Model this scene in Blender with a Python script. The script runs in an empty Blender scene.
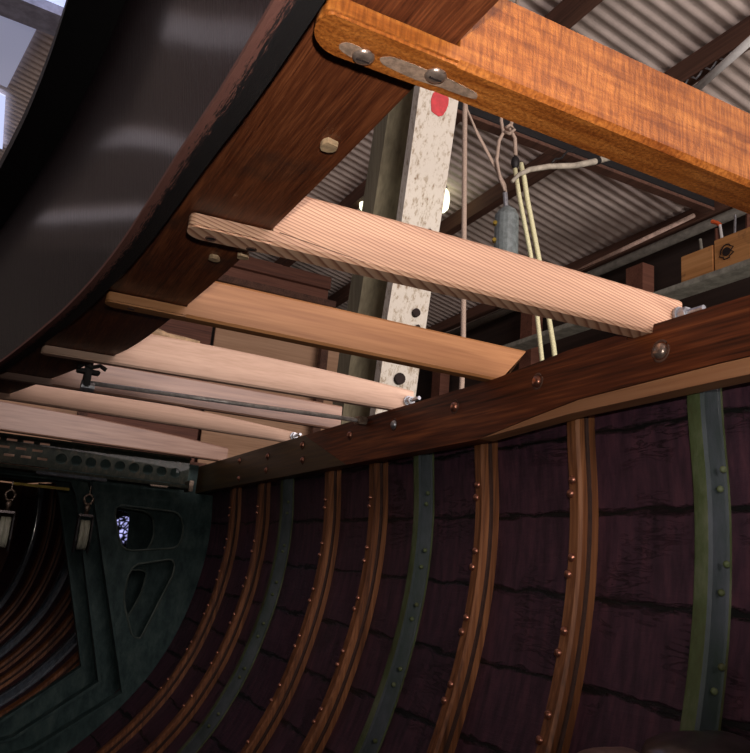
import bpy, bmesh, math, random
from mathutils import Vector, Matrix, noise
random.seed(7)
S = 0.36                      # one drawing unit in metres (a beam stands about 0.2 units tall)
scene = bpy.context.scene
C = scene.collection

# ------------------------------------------------------------------ materials
def nodes(name):
    m = bpy.data.materials.new(name); m.use_nodes = True
    nt = m.node_tree; nt.nodes.clear()
    out = nt.nodes.new('ShaderNodeOutputMaterial')
    b = nt.nodes.new('ShaderNodeBsdfPrincipled')
    nt.links.new(b.outputs[0], out.inputs[0])
    return m, nt, b
def N(nt, t, **k):
    n = nt.nodes.new(t)
    for a, v in k.items():
        if a in n.inputs.keys(): n.inputs[a].default_value = v
        else: setattr(n, a, v)
    return n
def L(nt, a, b): nt.links.new(a, b)
def coords(nt, scale, rnd=True, uv=False):
    tc = N(nt, 'ShaderNodeTexCoord')
    src = tc.outputs['UV' if uv else 'Object']
    if rnd:
        oi = N(nt, 'ShaderNodeObjectInfo')
        mu = N(nt, 'ShaderNodeMath', operation='MULTIPLY'); L(nt, oi.outputs['Random'], mu.inputs[0]); mu.inputs[1].default_value = 7
        ad = N(nt, 'ShaderNodeVectorMath', operation='ADD'); L(nt, src, ad.inputs[0]); L(nt, mu.outputs[0], ad.inputs[1]); src = ad.outputs[0]
    mp = N(nt, 'ShaderNodeMapping'); L(nt, src, mp.inputs[0]); mp.inputs['Scale'].default_value = scale
    return mp.outputs[0]
def ramp(nt, fac, stops, interp='LINEAR'):
    r = N(nt, 'ShaderNodeValToRGB'); L(nt, fac, r.inputs[0]); cr = r.color_ramp; cr.interpolation = interp
    while len(cr.elements) < len(stops): cr.elements.new(0.5)
    for e, (p, c) in zip(cr.elements, stops):
        e.position = p; e.color = (*c, 1) if len(c) == 3 else c
    return r.outputs[0]
def noise_tex(nt, vec, scale, detail=3, rough=.55, dist=0):
    n = N(nt, 'ShaderNodeTexNoise', Scale=scale, Detail=detail, Roughness=rough, Distortion=dist); L(nt, vec, n.inputs['Vector']); return n.outputs['Fac']
def mix(nt, fac, a, b, mode='MIX'):
    m = N(nt, 'ShaderNodeMix', data_type='RGBA', blend_type=mode)
    for s, v in ((m.inputs[0], fac), (m.inputs[6], a), (m.inputs[7], b)):
        if hasattr(v, 'is_output') or isinstance(v, bpy.types.NodeSocket): L(nt, v, s)
        else: s.default_value = v if isinstance(v, (int, float)) else (*v, 1)
    return m.outputs[2]
def bump(nt, b, h, strength, dist=.002):
    n = N(nt, 'ShaderNodeBump', Strength=strength, Distance=dist); L(nt, h, n.inputs['Height']); L(nt, n.outputs[0], b.inputs['Normal'])
def wood(name, dark, mid, light, axis=0, grain=260, rough=.5, coat=0, coat_rough=.1, bmp=.15, spec=.5, stain=0, stain_col=(.03, .02, .015), stretch=.035):
    """streaky timber: fine growth lines run along the given axis"""
    m, nt, b = nodes(name)
    sc = [1, 1, 1]; sc[axis] = stretch
    v = coords(nt, sc)
    fine = noise_tex(nt, v, grain, 2, .6)
    broad = noise_tex(nt, v, grain * .12, 4, .6, .6)
    s = N(nt, 'ShaderNodeMath', operation='ADD'); 
    f1 = N(nt, 'ShaderNodeMath', operation='MULTIPLY'); L(nt, fine, f1.inputs[0]); f1.inputs[1].default_value = .5
    f2 = N(nt, 'ShaderNodeMath', operation='MULTIPLY'); L(nt, broad, f2.inputs[0]); f2.inputs[1].default_value = .5
    L(nt, f1.outputs[0], s.inputs[0]); L(nt, f2.outputs[0], s.inputs[1])
    col = ramp(nt, s.outputs[0], [(.34, dark), (.5, mid), (.66, light)])
    if stain:
        v2 = coords(nt, (1, 1, 1))
        st = ramp(nt, noise_tex(nt, v2, 9, 4, .6), [(.62 - stain * .2, (0, 0, 0)), (.78, (1, 1, 1))])
        col = mix(nt, st, col, stain_col)
    L(nt, col, b.inputs['Base Color'])
    b.inputs['Roughness'].default_value = rough
    b.inputs['Coat Weight'].default_value = coat; b.inputs['Coat Roughness'].default_value = coat_rough; b.inputs['Specular IOR Level'].default_value = spec
    bump(nt, b, s.outputs[0], bmp)
    return m
def plain(name, col, rough=.5, metal=0, var=.25, scale=60, bmp=.1, col2=None, coat=0):
    m, nt, b = nodes(name)
    v = coords(nt, (1, 1, 1))
    n = noise_tex(nt, v, scale, 5, .65)
    c2 = col2 or tuple(c * (1 - var * 1.6) for c in col)
    L(nt, ramp(nt, n, [(.38, c2), (.62, col)]), b.inputs['Base Color'])
    b.inputs['Roughness'].default_value = rough; b.inputs['Metallic'].default_value = metal; b.inputs['Coat Weight'].default_value = coat
    bump(nt, b, n, bmp)
    return m
def emit(name, col, strength, base=(.8, .8, .8)):
    m, nt, b = nodes(name)
    b.inputs['Base Color'].default_value = (*base, 1)
    b.inputs['Emission Color'].default_value = (*col, 1); b.inputs['Emission Strength'].default_value = strength
    return m

M = {}
# freshly varnished near beam: cross-figured golden flecks
def varnish_gold():
    m, nt, b = nodes('golden_varnish')
    v = coords(nt, (1, 1, .12), False)
    fl = noise_tex(nt, v, 330, 3, .6)
    v2 = coords(nt, (.1, 1, 1), False)
    gr = noise_tex(nt, v2, 110, 4, .6, .4)
    base = ramp(nt, gr, [(.3, (.20, .052, .009)), (.5, (.36, .115, .022)), (.7, (.50, .185, .042))])
    flc = ramp(nt, fl, [(.36, (.60, .52, .42)), (.64, (1.12, 1.10, 1.0))])
    L(nt, mix(nt, 1.0, base, flc, 'MULTIPLY'), b.inputs['Base Color'])
    b.inputs['Roughness'].default_value = .45; b.inputs['Specular IOR Level'].default_value = .35; b.inputs['Coat Weight'].default_value = .6; b.inputs['Coat Roughness'].default_value = .2
    v3 = coords(nt, (1, 1, 1), False)
    bump(nt, b, noise_tex(nt, v3, 420, 3, .7), .45)
    return m
M['gold'] = varnish_gold()
# bare fir with strong growth rings running through the timber
def fir_bands():
    m, nt, b = nodes('bare_fir')
    tc = N(nt, 'ShaderNodeTexCoord')
    sx = N(nt, 'ShaderNodeSeparateXYZ'); L(nt, tc.outputs['Object'], sx.inputs[0])
    nv = coords(nt, (.6, 2, 4), False); nz = noise_tex(nt, nv, 7, 2, .5)
    def mul(a, k):
        q = N(nt, 'ShaderNodeMath', operation='MULTIPLY'); L(nt, a, q.inputs[0]); q.inputs[1].default_value = k; return q.outputs[0]
    def add(a, c):
        q = N(nt, 'ShaderNodeMath', operation='ADD'); L(nt, a, q.inputs[0]); L(nt, c, q.inputs[1]); return q.outputs[0]
    y2 = N(nt, 'ShaderNodeMath', operation='POWER'); L(nt, sx.outputs[1], y2.inputs[0]); y2.inputs[1].default_value = 2
    ph = add(add(mul(sx.outputs[2], 225 / S * .36), mul(sx.outputs[0], 46)), add(mul(sx.outputs[1], -55), mul(nz, 1.1)))
    fr = N(nt, 'ShaderNodeMath', operation='FRACT'); L(nt, ph, fr.inputs[0])
    col = ramp(nt, fr.outputs[0], [(0, (.74, .49, .34)), (.5, (.66, .40, .26)), (.84, (.30, .12, .07)), (1, (.70, .45, .31))])
    v = coords(nt, (.05, 1, 1), False)
    big = ramp(nt, noise_tex(nt, v, 40, 3), [(.35, (.84, .80, .78)), (.65, (1.05, 1.03, 1.0))])
    L(nt, mix(nt, 1.0, col, big, 'MULTIPLY'), b.inputs['Base Color'])
    b.inputs['Roughness'].default_value = .6
    return m
M['fir'] = fir_bands()
M['pale'] = wood('pale_bare_timber', (.58, .38, .27), (.68, .46, .34), (.74, .52, .39), 0, 200, .7)
M['aged'] = wood('aged_varnish', (.24, .095, .032), (.34, .15, .055), (.44, .21, .085), 0, 120, .55, .12, .3, spec=.3)
M['glossy'] = wood('old_glossy_varnish', (.22, .12, .085), (.36, .21, .145), (.45, .29, .21), 0, 90, .5, .22, .3, .6)
M['carlin'] = wood('dark_mahogany_varnish', (.050, .012, .005), (.125, .034, .012), (.23, .072, .026), 1, 620, .5, .12, .25, .1, spec=.3, stain=.35)
M['shelf'] = wood('dark_redwood_varnish', (.022, .006, .002), (.11, .027, .009), (.27, .080, .024), 1, 150, .55, .05, .3, .25, spec=.2)
M['olive'] = wood('olive_brown_shelf', (.020, .011, .002), (.055, .032, .006), (.095, .055, .010), 1, 120, .5, .1, .3, .2, spec=.3)
M['scarf'] = wood('pale_oiled_timber', (.20, .085, .035), (.30, .135, .06), (.36, .18, .085), 1, 120, .6)
M['rib'] = wood('bent_oak', (.05, .017, .006), (.17, .062, .022), (.31, .13, .052), 2, 150, .5, .3, .3, .3, .3)
M['brown'] = wood('shed_brown_timber', (.05, .022, .014), (.10, .045, .028), (.15, .07, .045), 1, 80, .8)
M['redbrown'] = wood('red_brown_board', (.09, .032, .020), (.16, .06, .036), (.22, .09, .055), 0, 80, .7)
M['ply'] = wood('pale_plywood', (.36, .20, .11), (.47, .28, .165), (.55, .34, .21), 0, 60, .7)
M['block'] = wood('yellow_oiled_block', (.38, .17, .05), (.56, .27, .09), (.66, .34, .13), 1, 60, .7, stain=.25)
M['postgrey'] = wood('weathered_green_grey_timber', (.13, .115, .070), (.19, .17, .105), (.25, .225, .14), 2, 80, .85)
M['trimbrown'] = wood('shore_side', (.12, .075, .055), (.20, .13, .10), (.26, .18, .14), 2, 80, .85)
def white_post():
    m, nt, b = nodes('flaking_white_paint')
    v = coords(nt, (1, 1, .45), False)
    n = noise_tex(nt, v, 60, 6, .75)
    c = ramp(nt, n, [(.32, (.20, .12, .07)), (.41, (.46, .40, .30)), (.49, (.66, .62, .53))])
    L(nt, c, b.inputs['Base Color']); b.inputs['Roughness'].default_value = .7
    bump(nt, b, n, .5, .004)
    return m
M['white'] = white_post()
M['redpaint'] = plain('red_spray_paint', (.62, .03, .04), .6, var=.15)
M['black'] = plain('black_bedding_rail_shade', (.003, .0025, .003), .7)
def planking():
    m, nt, b = nodes('purple_brown_planking')
    uv = coords(nt, (1, 1, 1), False, True)          # u runs along the hull, v around the girth (drawing units)
    sp = N(nt, 'ShaderNodeSeparateXYZ'); L(nt, uv, sp.inputs[0])
    mp = N(nt, 'ShaderNodeMapping'); L(nt, uv, mp.inputs[0]); mp.inputs['Scale'].default_value = (.5, 2.4, 1)
    mp2 = N(nt, 'ShaderNodeMapping'); L(nt, uv, mp2.inputs[0]); mp2.inputs['Scale'].default_value = (3, .6, 1)
    n1 = noise_tex(nt, mp.outputs[0], 6, 6, .7, .3)
    n2 = noise_tex(nt, mp2.outputs[0], 6, 4, .65)
    base = ramp(nt, n2, [(.3, (.020, .008, .015)), (.5, (.050, .019, .033)), (.72, (.095, .034, .050))])
    # seams every 0.37 units of girth, wavering and open in places
    w = N(nt, 'ShaderNodeMath', operation='MULTIPLY_ADD'); L(nt, n1, w.inputs[0]); w.inputs[1].default_value = .13; L(nt, sp.outputs[1], w.inputs[2])
    d = N(nt, 'ShaderNodeMath', operation='DIVIDE'); L(nt, w.outputs[0], d.inputs[0]); d.inputs[1].default_value = .37
    f = N(nt, 'ShaderNodeMath', operation='FRACT'); L(nt, d.outputs[0], f.inputs[0])
    seam = ramp(nt, f.outputs[0], [(0, (0, 0, 0)), (.018, (0, 0, 0)), (.05, (1, 1, 1)), (.955, (1, 1, 1)), (.985, (0, 0, 0))])
    mp3 = N(nt, 'ShaderNodeMapping'); L(nt, uv, mp3.inputs[0]); mp3.inputs['Scale'].default_value = (1.2, 7, 1)
    cr = ramp(nt, noise_tex(nt, mp3.outputs[0], 4, 6, .7, .8), [(.475, (1, 1, 1)), (.495, (.35, .35, .35)), (.515, (1, 1, 1))])
    crk = mix(nt, ramp(nt, noise_tex(nt, uv, 2.2, 2), [(.52, (0, 0, 0)), (.66, (1, 1, 1))]), (1, 1, 1), cr)
    col = mix(nt, 1.0, mix(nt, 1.0, base, seam, 'MULTIPLY'), crk, 'MULTIPLY')
    L(nt, col, b.inputs['Base Color']); b.inputs['Roughness'].default_value = .55
    hs = mix(nt, 1.0, seam, crk, 'MULTIPLY'); hh = mix(nt, .3, hs, n1)
    bump(nt, b, hh, .8, .008)
    return m
M['plank'] = planking()
def green_steel(name, a, bcol, c, scale=14, rough=.55, bmp=.3):
    m, nt, b = nodes(name)
    v = coords(nt, (1, 1, .5)); n = noise_tex(nt, v, scale, 6, .7); n2 = noise_tex(nt, v, 150, 3, .7)
    L(nt, ramp(nt, n, [(.3, a), (.5, bcol), (.68, c)]), b.inputs['Base Color'])
    b.inputs['Roughness'].default_value = rough; b.inputs['Coat Weight'].default_value = .05; b.inputs['Specular IOR Level'].default_value = .22
    bump(nt, b, mix(nt, .5, n, n2), bmp * 1.5, .004)
    return m
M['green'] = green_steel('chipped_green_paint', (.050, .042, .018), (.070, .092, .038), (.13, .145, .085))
M['greenblue'] = green_steel('blue_grey_aft_faces', (.022, .036, .026), (.038, .050, .052), (.060, .070, .082))
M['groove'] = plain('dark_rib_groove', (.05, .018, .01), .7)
M['teal'] = green_steel('dark_grey_green_paint', (.010, .026, .027), (.028, .058, .056), (.060, .095, .086), 22, .55, .3)
M['rim'] = green_steel('pale_cutout_rim', (.05, .075, .065), (.08, .11, .095), (.12, .15, .13), 22, .5)  # lighter than the plates, outlines the cutouts
M['girder'] = green_steel('dirty_green_girder_paint', (.008, .012, .009), (.022, .030, .020), (.075, .062, .042), 55, .6)
M['bluepaint'] = green_steel('glossy_blue_grey_paint', (.03, .04, .05), (.05, .07, .09), (.08, .11, .14), 40, .22, .8)
for n_ in M['bluepaint'].node_tree.nodes:
    if n_.type == 'BSDF_PRINCIPLED': n_.inputs['Coat Weight'].default_value = 1; n_.inputs['Coat Roughness'].default_value = .08
M['copper'] = plain('copper_rivet', (.46, .20, .13), .32, .85, scale=200)
M['steel'] = plain('galvanised_steel', (.50, .52, .56), .38, .8, scale=120)
M['bright'] = plain('bright_steel', (.55, .42, .35), .3, .8, scale=120)
M['putty'] = plain('grey_putty', (.36, .24, .17), .8, var=.3, scale=150)
M['plug'] = plain('pale_wood_plug', (.55, .38, .22), .7, var=.3)
M['hole'] = plain('dark_hole', (.02, .01, .008), .9)
M['rope'] = plain('natural_rope', (.60, .46, .36), .8, scale=300, bmp=.6)
M['yrope'] = plain('yellow_white_rope', (.98, .95, .58), .7, scale=300, bmp=.5)
M['pipegrey'] = plain('grey_plastic_pipe', (.13, .12, .10), .5, scale=20)
M['conduit'] = plain('beige_tube', (.55, .50, .40), .5, scale=20)
M['pipelight'] = plain('pinkish_batten', (.90, .66, .54), .5, scale=20)
M['cyl'] = plain('grey_paint_cylinder', (.22, .26, .26), .45, scale=50)
M['iron'] = plain('corrugated_iron', (.66, .56, .50), .6, .0, var=.14, scale=5, bmp=.03)
M['blacksteel'] = plain('black_steel', (.008, .007, .008), .6)
M['greyboard'] = plain('grey_painted_board', (.36, .36, .30), .7, scale=20)
M['earth'] = plain('shed_floor', (.12, .10, .08), .9, scale=6)
M['shedwall'] = wood('dark_shed_boards', (.018, .010, .008), (.032, .018, .013), (.05, .028, .02), 1, 30, .9)
M['endwall'] = plain('grey_green_end_wall', (.15, .14, .115), .8, scale=6)
M['nylon'] = plain('cream_nylon', (.34, .36, .28), .4, var=.1)
M['bronze'] = plain('dull_bronze', (.28, .22, .17), .35, .8, scale=150)
M['orange'] = plain('orange_plastic', (.8, .13, .03), .5, var=.1)
M['whitep'] = plain('white_plastic', (.7, .7, .68), .4, var=.05)
M['polished'] = plain('polished_rod', (.75, .72, .70), .4, .3)
M['brass'] = plain('tarnished_brass', (.33, .23, .03), .4, .5)
M['pipebrown'] = plain('dirty_metal', (.12, .10, .10), .3, .7, scale=30)
M['rag'] = plain('dusty_pink_brown_metal', (.22, .14, .13), .5, .3, scale=30)
def coaming_mat():
    m, nt, b = nodes('dark_gloss_mahogany')
    uv = coords(nt, (26, .8, 1), False, True)
    st = noise_tex(nt, uv, 3, 4, .65)
    L(nt, ramp(nt, st, [(.3, (.008, .004, .006)), (.7, (.024, .012, .016))]), b.inputs['Base Color'])
    b.inputs['Roughness'].default_value = .35; b.inputs['Specular IOR Level'].default_value = .15
    b.inputs['Coat Weight'].default_value = .55; b.inputs['Coat Roughness'].default_value = .13
    bump(nt, b, st, .5, .003)
    return m
M['coam'] = coaming_mat()
def coam_edge():
    m, nt, b = nodes('red_primer_over_black')
    uv = coords(nt, (1, 1, 1), False, True)
    sp = N(nt, 'ShaderNodeSeparateXYZ'); L(nt, uv, sp.inputs[0])
    n = noise_tex(nt, uv, 16, 6, .8)
    q = N(nt, 'ShaderNodeMath', operation='MULTIPLY_ADD'); L(nt, n, q.inputs[0]); q.inputs[1].default_value = 1.6; L(nt, sp.outputs[1], q.inputs[2])
    dv = N(nt, 'ShaderNodeMath', operation='MULTIPLY'); L(nt, q.outputs[0], dv.inputs[0]); dv.inputs[1].default_value = .5
    L(nt, ramp(nt, dv.outputs[0], [(.53, (.17, .068, .052)), (.55, (.003, .002, .003))]), b.inputs['Base Color'])
    b.inputs['Roughness'].default_value = .7
    bump(nt, b, n, .5, .004)
    return m
M['coamedge'] = coam_edge()

# ------------------------------------------------------------------ mesh helpers (drawing units, world placed)
def bx(bm, x0, x1, y0, y1, z0, z1, bev=0):
    vs = [bm.verts.new((x, y, z)) for x in (x0, x1) for y in (y0, y1) for z in (z0, z1)]
    f = [(0, 1, 3, 2), (4, 6, 7, 5), (0, 4, 5, 1), (2, 3, 7, 6), (0, 2, 6, 4), (1, 5, 7, 3)]
    fs = [bm.faces.new([vs[i] for i in q]) for q in f]
    if bev:
        es = list({e for g in fs for e in g.edges})
        bmesh.ops.bevel(bm, geom=es, offset=bev, segments=2, affect='EDGES')
def prism(bm, poly, axis, a0, a1):
    """poly in the two other axes, extruded along axis"""
    def P(p, a):
        v = list(p); v.insert(axis, a); return v
    A = [bm.verts.new(P(p, a0)) for p in poly]; B = [bm.verts.new(P(p, a1)) for p in poly]
    n = len(poly)
    bm.faces.new(A); bm.faces.new(B[::-1])
    for i in range(n): bm.faces.new((A[i], B[i], B[(i + 1) % n], A[(i + 1) % n]))
    return A, B
def tube(bm, pts, r, seg=8, cap=True, closed=False):
    pts = [Vector(p) for p in pts]; rings = []
    n = len(pts)
    for i, p in enumerate(pts):
        a = pts[(i - 1) % n] if (i or closed) else p; c = pts[(i + 1) % n] if (i < n - 1 or closed) else p
        t = (c - a).normalized()
        up = Vector((0, 0, 1)) if abs(t.z) < .9 else Vector((0, 1, 0))
        u = t.cross(up).normalized(); v = t.cross(u)
        rr = r[i] if isinstance(r, (list, tuple)) else r
        rings.append([bm.verts.new(p + (u * math.cos(k * 2 * math.pi / seg) + v * math.sin(k * 2 * math.pi / seg)) * rr) for k in range(seg)])
    m = n if closed else n - 1
    for i in range(m):
        A, B = rings[i], rings[(i + 1) % n]
        for k in range(seg): bm.faces.new((A[k], A[(k + 1) % seg], B[(k + 1) % seg], B[k]))
    if cap and not closed: bm.faces.new(rings[0][::-1]); bm.faces.new(rings[-1])
def dome(bm, c, nrm, r, h, seg=10):
    """rounded fastener head standing on a surface"""
    nrm = Vector(nrm).normalized(); c = Vector(c)
    up = Vector((0, 0, 1)) if abs(nrm.z) < .9 else Vector((0, 1, 0))
    u = nrm.cross(up).normalized(); v = nrm.cross(u)
    prof = [(1, -.1), (1, .12), (.85, .6), (.5, .92)]
    rings = [[bm.verts.new(c + (u * math.cos(k * 2 * math.pi / seg) + v * math.sin(k * 2 * math.pi / seg)) * r * a + nrm * h * b_) for k in range(seg)] for a, b_ in prof]
    for A, B in zip(rings, rings[1:]):
        for k in range(seg): bm.faces.new((A[k], A[(k + 1) % seg], B[(k + 1) % seg], B[k]))
    bm.faces.new(rings[-1]); bm.faces.new(rings[0][::-1])
def grid(bm, rows, uvf=None):
    vs = [[bm.verts.new(p) for p in row] for row in rows]
    uvl = bm.loops.layers.uv.verify() if uvf else None
    for i in range(len(rows) - 1):
        for j in range(len(rows[0]) - 1):
            idx = [(i, j), (i, j + 1), (i + 1, j + 1), (i + 1, j)]
            f = bm.faces.new([vs[a][b_] for a, b_ in idx])
            if uvf:
                for lp, (a, b_) in zip(f.loops, idx): lp[uvl].uv = uvf(a, b_)
ORG = {}
def obj(name, bm, mat, parent=None, origin=None, smooth=False, recalc=True):
    if recalc: bmesh.ops.recalc_face_normals(bm, faces=bm.faces)
    if parent is not None: o0 = ORG[parent.name]
    elif origin is not None: o0 = Vector(origin)
    else:
        xs = [v.co for v in bm.verts]
        o0 = Vector(((min(c.x for c in xs) + max(c.x for c in xs)) / 2, (min(c.y for c in xs) + max(c.y for c in xs)) / 2, min(c.z for c in xs)))
    for v in bm.verts: v.co = (v.co - o0) * S
    me = bpy.data.meshes.new(name); bm.to_mesh(me); bm.free()
    if smooth:
        for p in me.polygons: p.use_smooth = True
    me.materials.append(mat)
    o = bpy.data.objects.new(name, me); C.objects.link(o)
    ORG[o.name] = o0
    if parent is not None: o.parent = parent
    else: o.location = o0 * S
    return o
def auto_smooth(o, ang=35):
    for p in o.data.polygons: p.use_smooth = True
    o.data.set_sharp_from_angle(angle=math.radians(ang)); return o
def tag(o, label, cat, group=None):
    o['label'] = label; o['category'] = cat
    if group: o['group'] = group
    return o
def thing(name, label, cat, org, group=None):
    o = bpy.data.objects.new(name, None); C.objects.link(o); o.location = Vector(org) * S; ORG[o.name] = Vector(org)
    return tag(o, label, cat, group)
def struct(name, bm, m, smooth=False):
    o = obj(name, bm, m, smooth=smooth); o['kind'] = 'structure'; return o
def NB(): return bmesh.new()
def lerp(tab, t):
    if t <= tab[0][0]: return tab[0][1]
    for (a, va), (b_, vb) in zip(tab, tab[1:]):
        if t <= b_: return va + (vb - va) * (t - a) / (b_ - a)
    return tab[-1][1]
def smooth_tab(pts, step=.1):
    """Catmull-Rom through (t, v) pairs, sampled as a dense table"""
    out = []
    for i in range(len(pts) - 1):
        p0 = pts[max(i - 1, 0)]; p1 = pts[i]; p2 = pts[i + 1]; p3 = pts[min(i + 2, len(pts) - 1)]
        n = max(2, int((p2[0] - p1[0]) / step))
        for k in range(n):
            t = k / n
            out.append(tuple(.5 * ((2 * p1[j]) + (-p0[j] + p2[j]) * t + (2 * p0[j] - 5 * p1[j] + 4 * p2[j] - p3[j]) * t * t + (-p0[j] + 3 * p1[j] - 3 * p2[j] + p3[j]) * t ** 3) for j in range(len(p1))))
    out.append(pts[-1]); return out

def rnd(poly, r=.06, n=5):
    out = []
    m = len(poly)
    for i in range(m):
        p = Vector(poly[i]); a = (Vector(poly[i - 1]) - p); c = (Vector(poly[(i + 1) % m]) - p)
        rr = min(r, a.length * .45, c.length * .45)
        A = p + a.normalized() * rr; B = p + c.normalized() * rr
        for k in range(n + 1):
            t = k / n; out.append(tuple((1 - t) ** 2 * A + 2 * t * (1 - t) * p + t * t * B))
    return out
# ------------------------------------------------------------------ carlin (broad plank the beam ends lie under)
CR = smooth_tab([(-1.2, .66), (0, .69), (1.3, .695), (2.2, .69), (3.1, .66), (4.3, .57), (5.0, .41), (6.1, .14), (7.2, -.15), (8.2, -.45)])
CI = smooth_tab([(-1.2, .30), (0, .31), (1.33, .305), (1.84, .285), (2.66, .25), (3.4, .18), (4.1, .08), (5.0, -.07), (6.0, -.27), (7.2, -.55), (8.2, -.82)])
cin = lambda y: lerp(CI, y)            # inner edge of the coaming foot
blk_r = lambda y: cin(y) + .083
crx = lambda y: lerp(CR, y)
clx = lambda y: cin(y) + .088
CZ = 1.05
bm = NB(); ys = [-1.2 + .2 * i for i in range(48)]
ring = lambda y: [(clx(y), y, CZ), (crx(y), y, CZ), (crx(y), y, 1.21), (clx(y), y, 1.21)]
rows = [ring(y) + [ring(y)[0]] for y in ys]
grid(bm, rows); bmesh.ops.remove_doubles(bm, verts=bm.verts, dist=1e-5)
bmesh.ops.holes_fill(bm, edges=bm.edges)
car = tag(obj('carlin', bm, M['carlin']), 'broad dark varnished plank the beam ends pass under, beside the black coaming edge', 'plank')
for (x, y, m, r) in ((.628, 1.70, 'plug', .025), (.59, 2.675, 'plug', .021), (.672, 2.585, 'plug', .022)):
    bm = NB(); c = Vector((x, y, CZ))
    vs = [c + Vector((math.cos(k * math.pi / 4.5) * r * random.uniform(.8, 1.2), math.sin(k * math.pi / 4.5) * r * random.uniform(.8, 1.2), 0)) for k in range(9)]
    prism(bm, [(v.x, v.y) for v in vs], 2, CZ - .016, CZ + .004)
    o = obj('plug', bm, M[m], car); o['label'] = 'pale broken wood plug'

# ------------------------------------------------------------------ deck beams
def beam(y0, y1, x0, x1, mat, label, z0=1.0, z1=1.2, zt=1.04, taper_end=0, curve=0, skew=0):
    xc = max(crx(y0), crx(y1)) + .006
    bm = NB()
    # main body as a row of stations so the beam can carry deck camber, arrises rounded
    n = 14; b = .012
    rows = []
    for i in range(n + 1):
        x = xc + (x1 - xc) * i / n
        zz = -curve * ((x - xc) / (x1 - xc)) ** 2
        xe = x
        sec = [(y0 + b, z0), (y1 - b, z0), (y1, z0 + b), (y1, z1 - b), (y1 - b, z1), (y0 + b, z1), (y0, z1 - b), (y0, z0 + b)]
        row = []
        for (y, z) in sec:
            xx = x + (taper_end * (z - z0) / (z1 - z0) - taper_end if i == n else 0)
            row.append((xx, y, z + (zz if z > (z0 + z1) / 2 else 0)))
        rows.append(row + [row[0]])
    grid(bm, rows); bmesh.ops.remove_doubles(bm, verts=bm.verts, dist=1e-5)
    bmesh.ops.holes_fill(bm, edges=bm.edges)
    # tongue under the carlin, forward corner rounded in plan
    r = (y1 - y0) * .62
    poly = [(xc, y0), (xc, y1 - .003)] + [(x0 + r - r * math.sin(a), y1 - .003 - r + r * math.cos(a)) for a in [k * math.pi / 20 for k in range(11)]]
    r2 = .02
    poly += [(x0 + r2 - r2 * math.cos(a), y0 + r2 - r2 * math.sin(a)) for a in [k * math.pi / 8 for k in range(5)]]
    A, B = prism(bm, poly, 2, z0, zt)
    es = [e for e in bm.edges if e.verts[0] in A and e.verts[1] in A and not (abs(e.verts[0].co.x - xc) < 1e-5 and abs(e.verts[1].co.x - xc) < 1e-5)]
    bmesh.ops.bevel(bm, geom=es, offset=.007, segments=2, affect='EDGES')
    for v in bm.verts: v.co.y += skew * (v.co.x - .4) / 2
    return auto_smooth(tag(obj('deck_beam', bm, M[mat]), label, 'beam'), 40)
b1 = beam(1.185, 1.305, .404, 2.42, 'gold', 'golden varnished deck beam nearest the camera with two slotted bolt heads', z1=1.215)
b2 = beam(2.335, 2.445, .425, 2.45, 'fir', 'bare pink fir deck beam with strong striped grain, second from the top', z1=1.205, zt=1.045, curve=.03, skew=-.14)
b3 = beam(3.355, 3.445, .306, 2.50, 'aged', 'brown varnished deck beam just beyond the striped fir beam', z0=1.0, z1=1.2, zt=1.045, taper_end=.17, skew=-.05)
b4 = beam(4.60, 4.675, .128, 2.44, 'pale', 'plain pale unvarnished deck beam above the long steel rod', z1=1.22, zt=1.045, curve=.07, skew=-.15)
b5 = beam(5.62, 5.69, -.20, 2.40, 'glossy', 'glossy pinkish old varnished deck beam behind the long steel rod', z0=1.0, z1=1.215, zt=1.045, curve=.02, skew=-.08)
b6 = beam(6.55, 6.62, -.40, 2.42, 'pale', 'plain pale unvarnished deck beam below the long steel rod', z0=1.0, z1=1.19, zt=1.045, curve=.09, skew=.02)
b7 = beam(8.55, 8.68, -.85, 2.38, 'glossy', 'glossy old varnished deck beam right above the perforated green girder', z0=.99, z1=1.28, zt=1.045, curve=.13, skew=.12)

def bolt_head(par, x, y, z, r=.024, mat='bright'):
    bm = NB(); dome(bm, (x, y, z), (0, 0, -1), r, .010, 16)
    o = auto_smooth(obj('bolt_head', bm, M[mat], par), 50)
    bm = NB(); bx(bm, x - r * .6, x + r * .6, y - .0025, y + .0025, z - .0105, z - .008)
    obj('slot', bm, M['hole'], o)
bolt_head(b1, .525, 1.272, 1.0); bolt_head(b1, .68, 1.243, 1.0)
def patch(par, pts, z):
    bm = NB(); prism(bm, pts, 2, z - .001, z + .002); o = obj('filler_patch', bm, M['putty'], par); o['label'] = 'grey putty patch around a bolt head'
patch(b1, rnd([(.466, 1.262), (.478, 1.248), (.50, 1.247), (.54, 1.256), (.545, 1.285), (.51, 1.288), (.488, 1.283), (.472, 1.276)], .02, 3), 1.0)
patch(b1, rnd([(.552, 1.258), (.570, 1.240), (.60, 1.236), (.645, 1.237), (.703, 1.236), (.788, 1.246), (.80, 1.266), (.762, 1.272), (.703, 1.272), (.657, 1.279), (.607, 1.276), (.57, 1.272)], .02, 3), 1.0)
def hole(par, x, y, z, r=.016):
    bm = NB(); tube(bm, [(x, y, z - .0022), (x, y, z + .003)], r, 12); obj('screw_hole', bm, M['hole'], par)
    bm = NB(); tube(bm, [(x + math.cos(k * math.pi / 8) * r, y + math.sin(k * math.pi / 8) * r, z - .001) for k in range(16)], .003, 6, closed=True); obj('countersink', bm, M['brown'], par)
hole(b2, .510, 2.400, 1.0); hole(b2, .652, 2.402, 1.0)
hole(b3, .42, 3.40, 1.0, .014)
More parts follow.
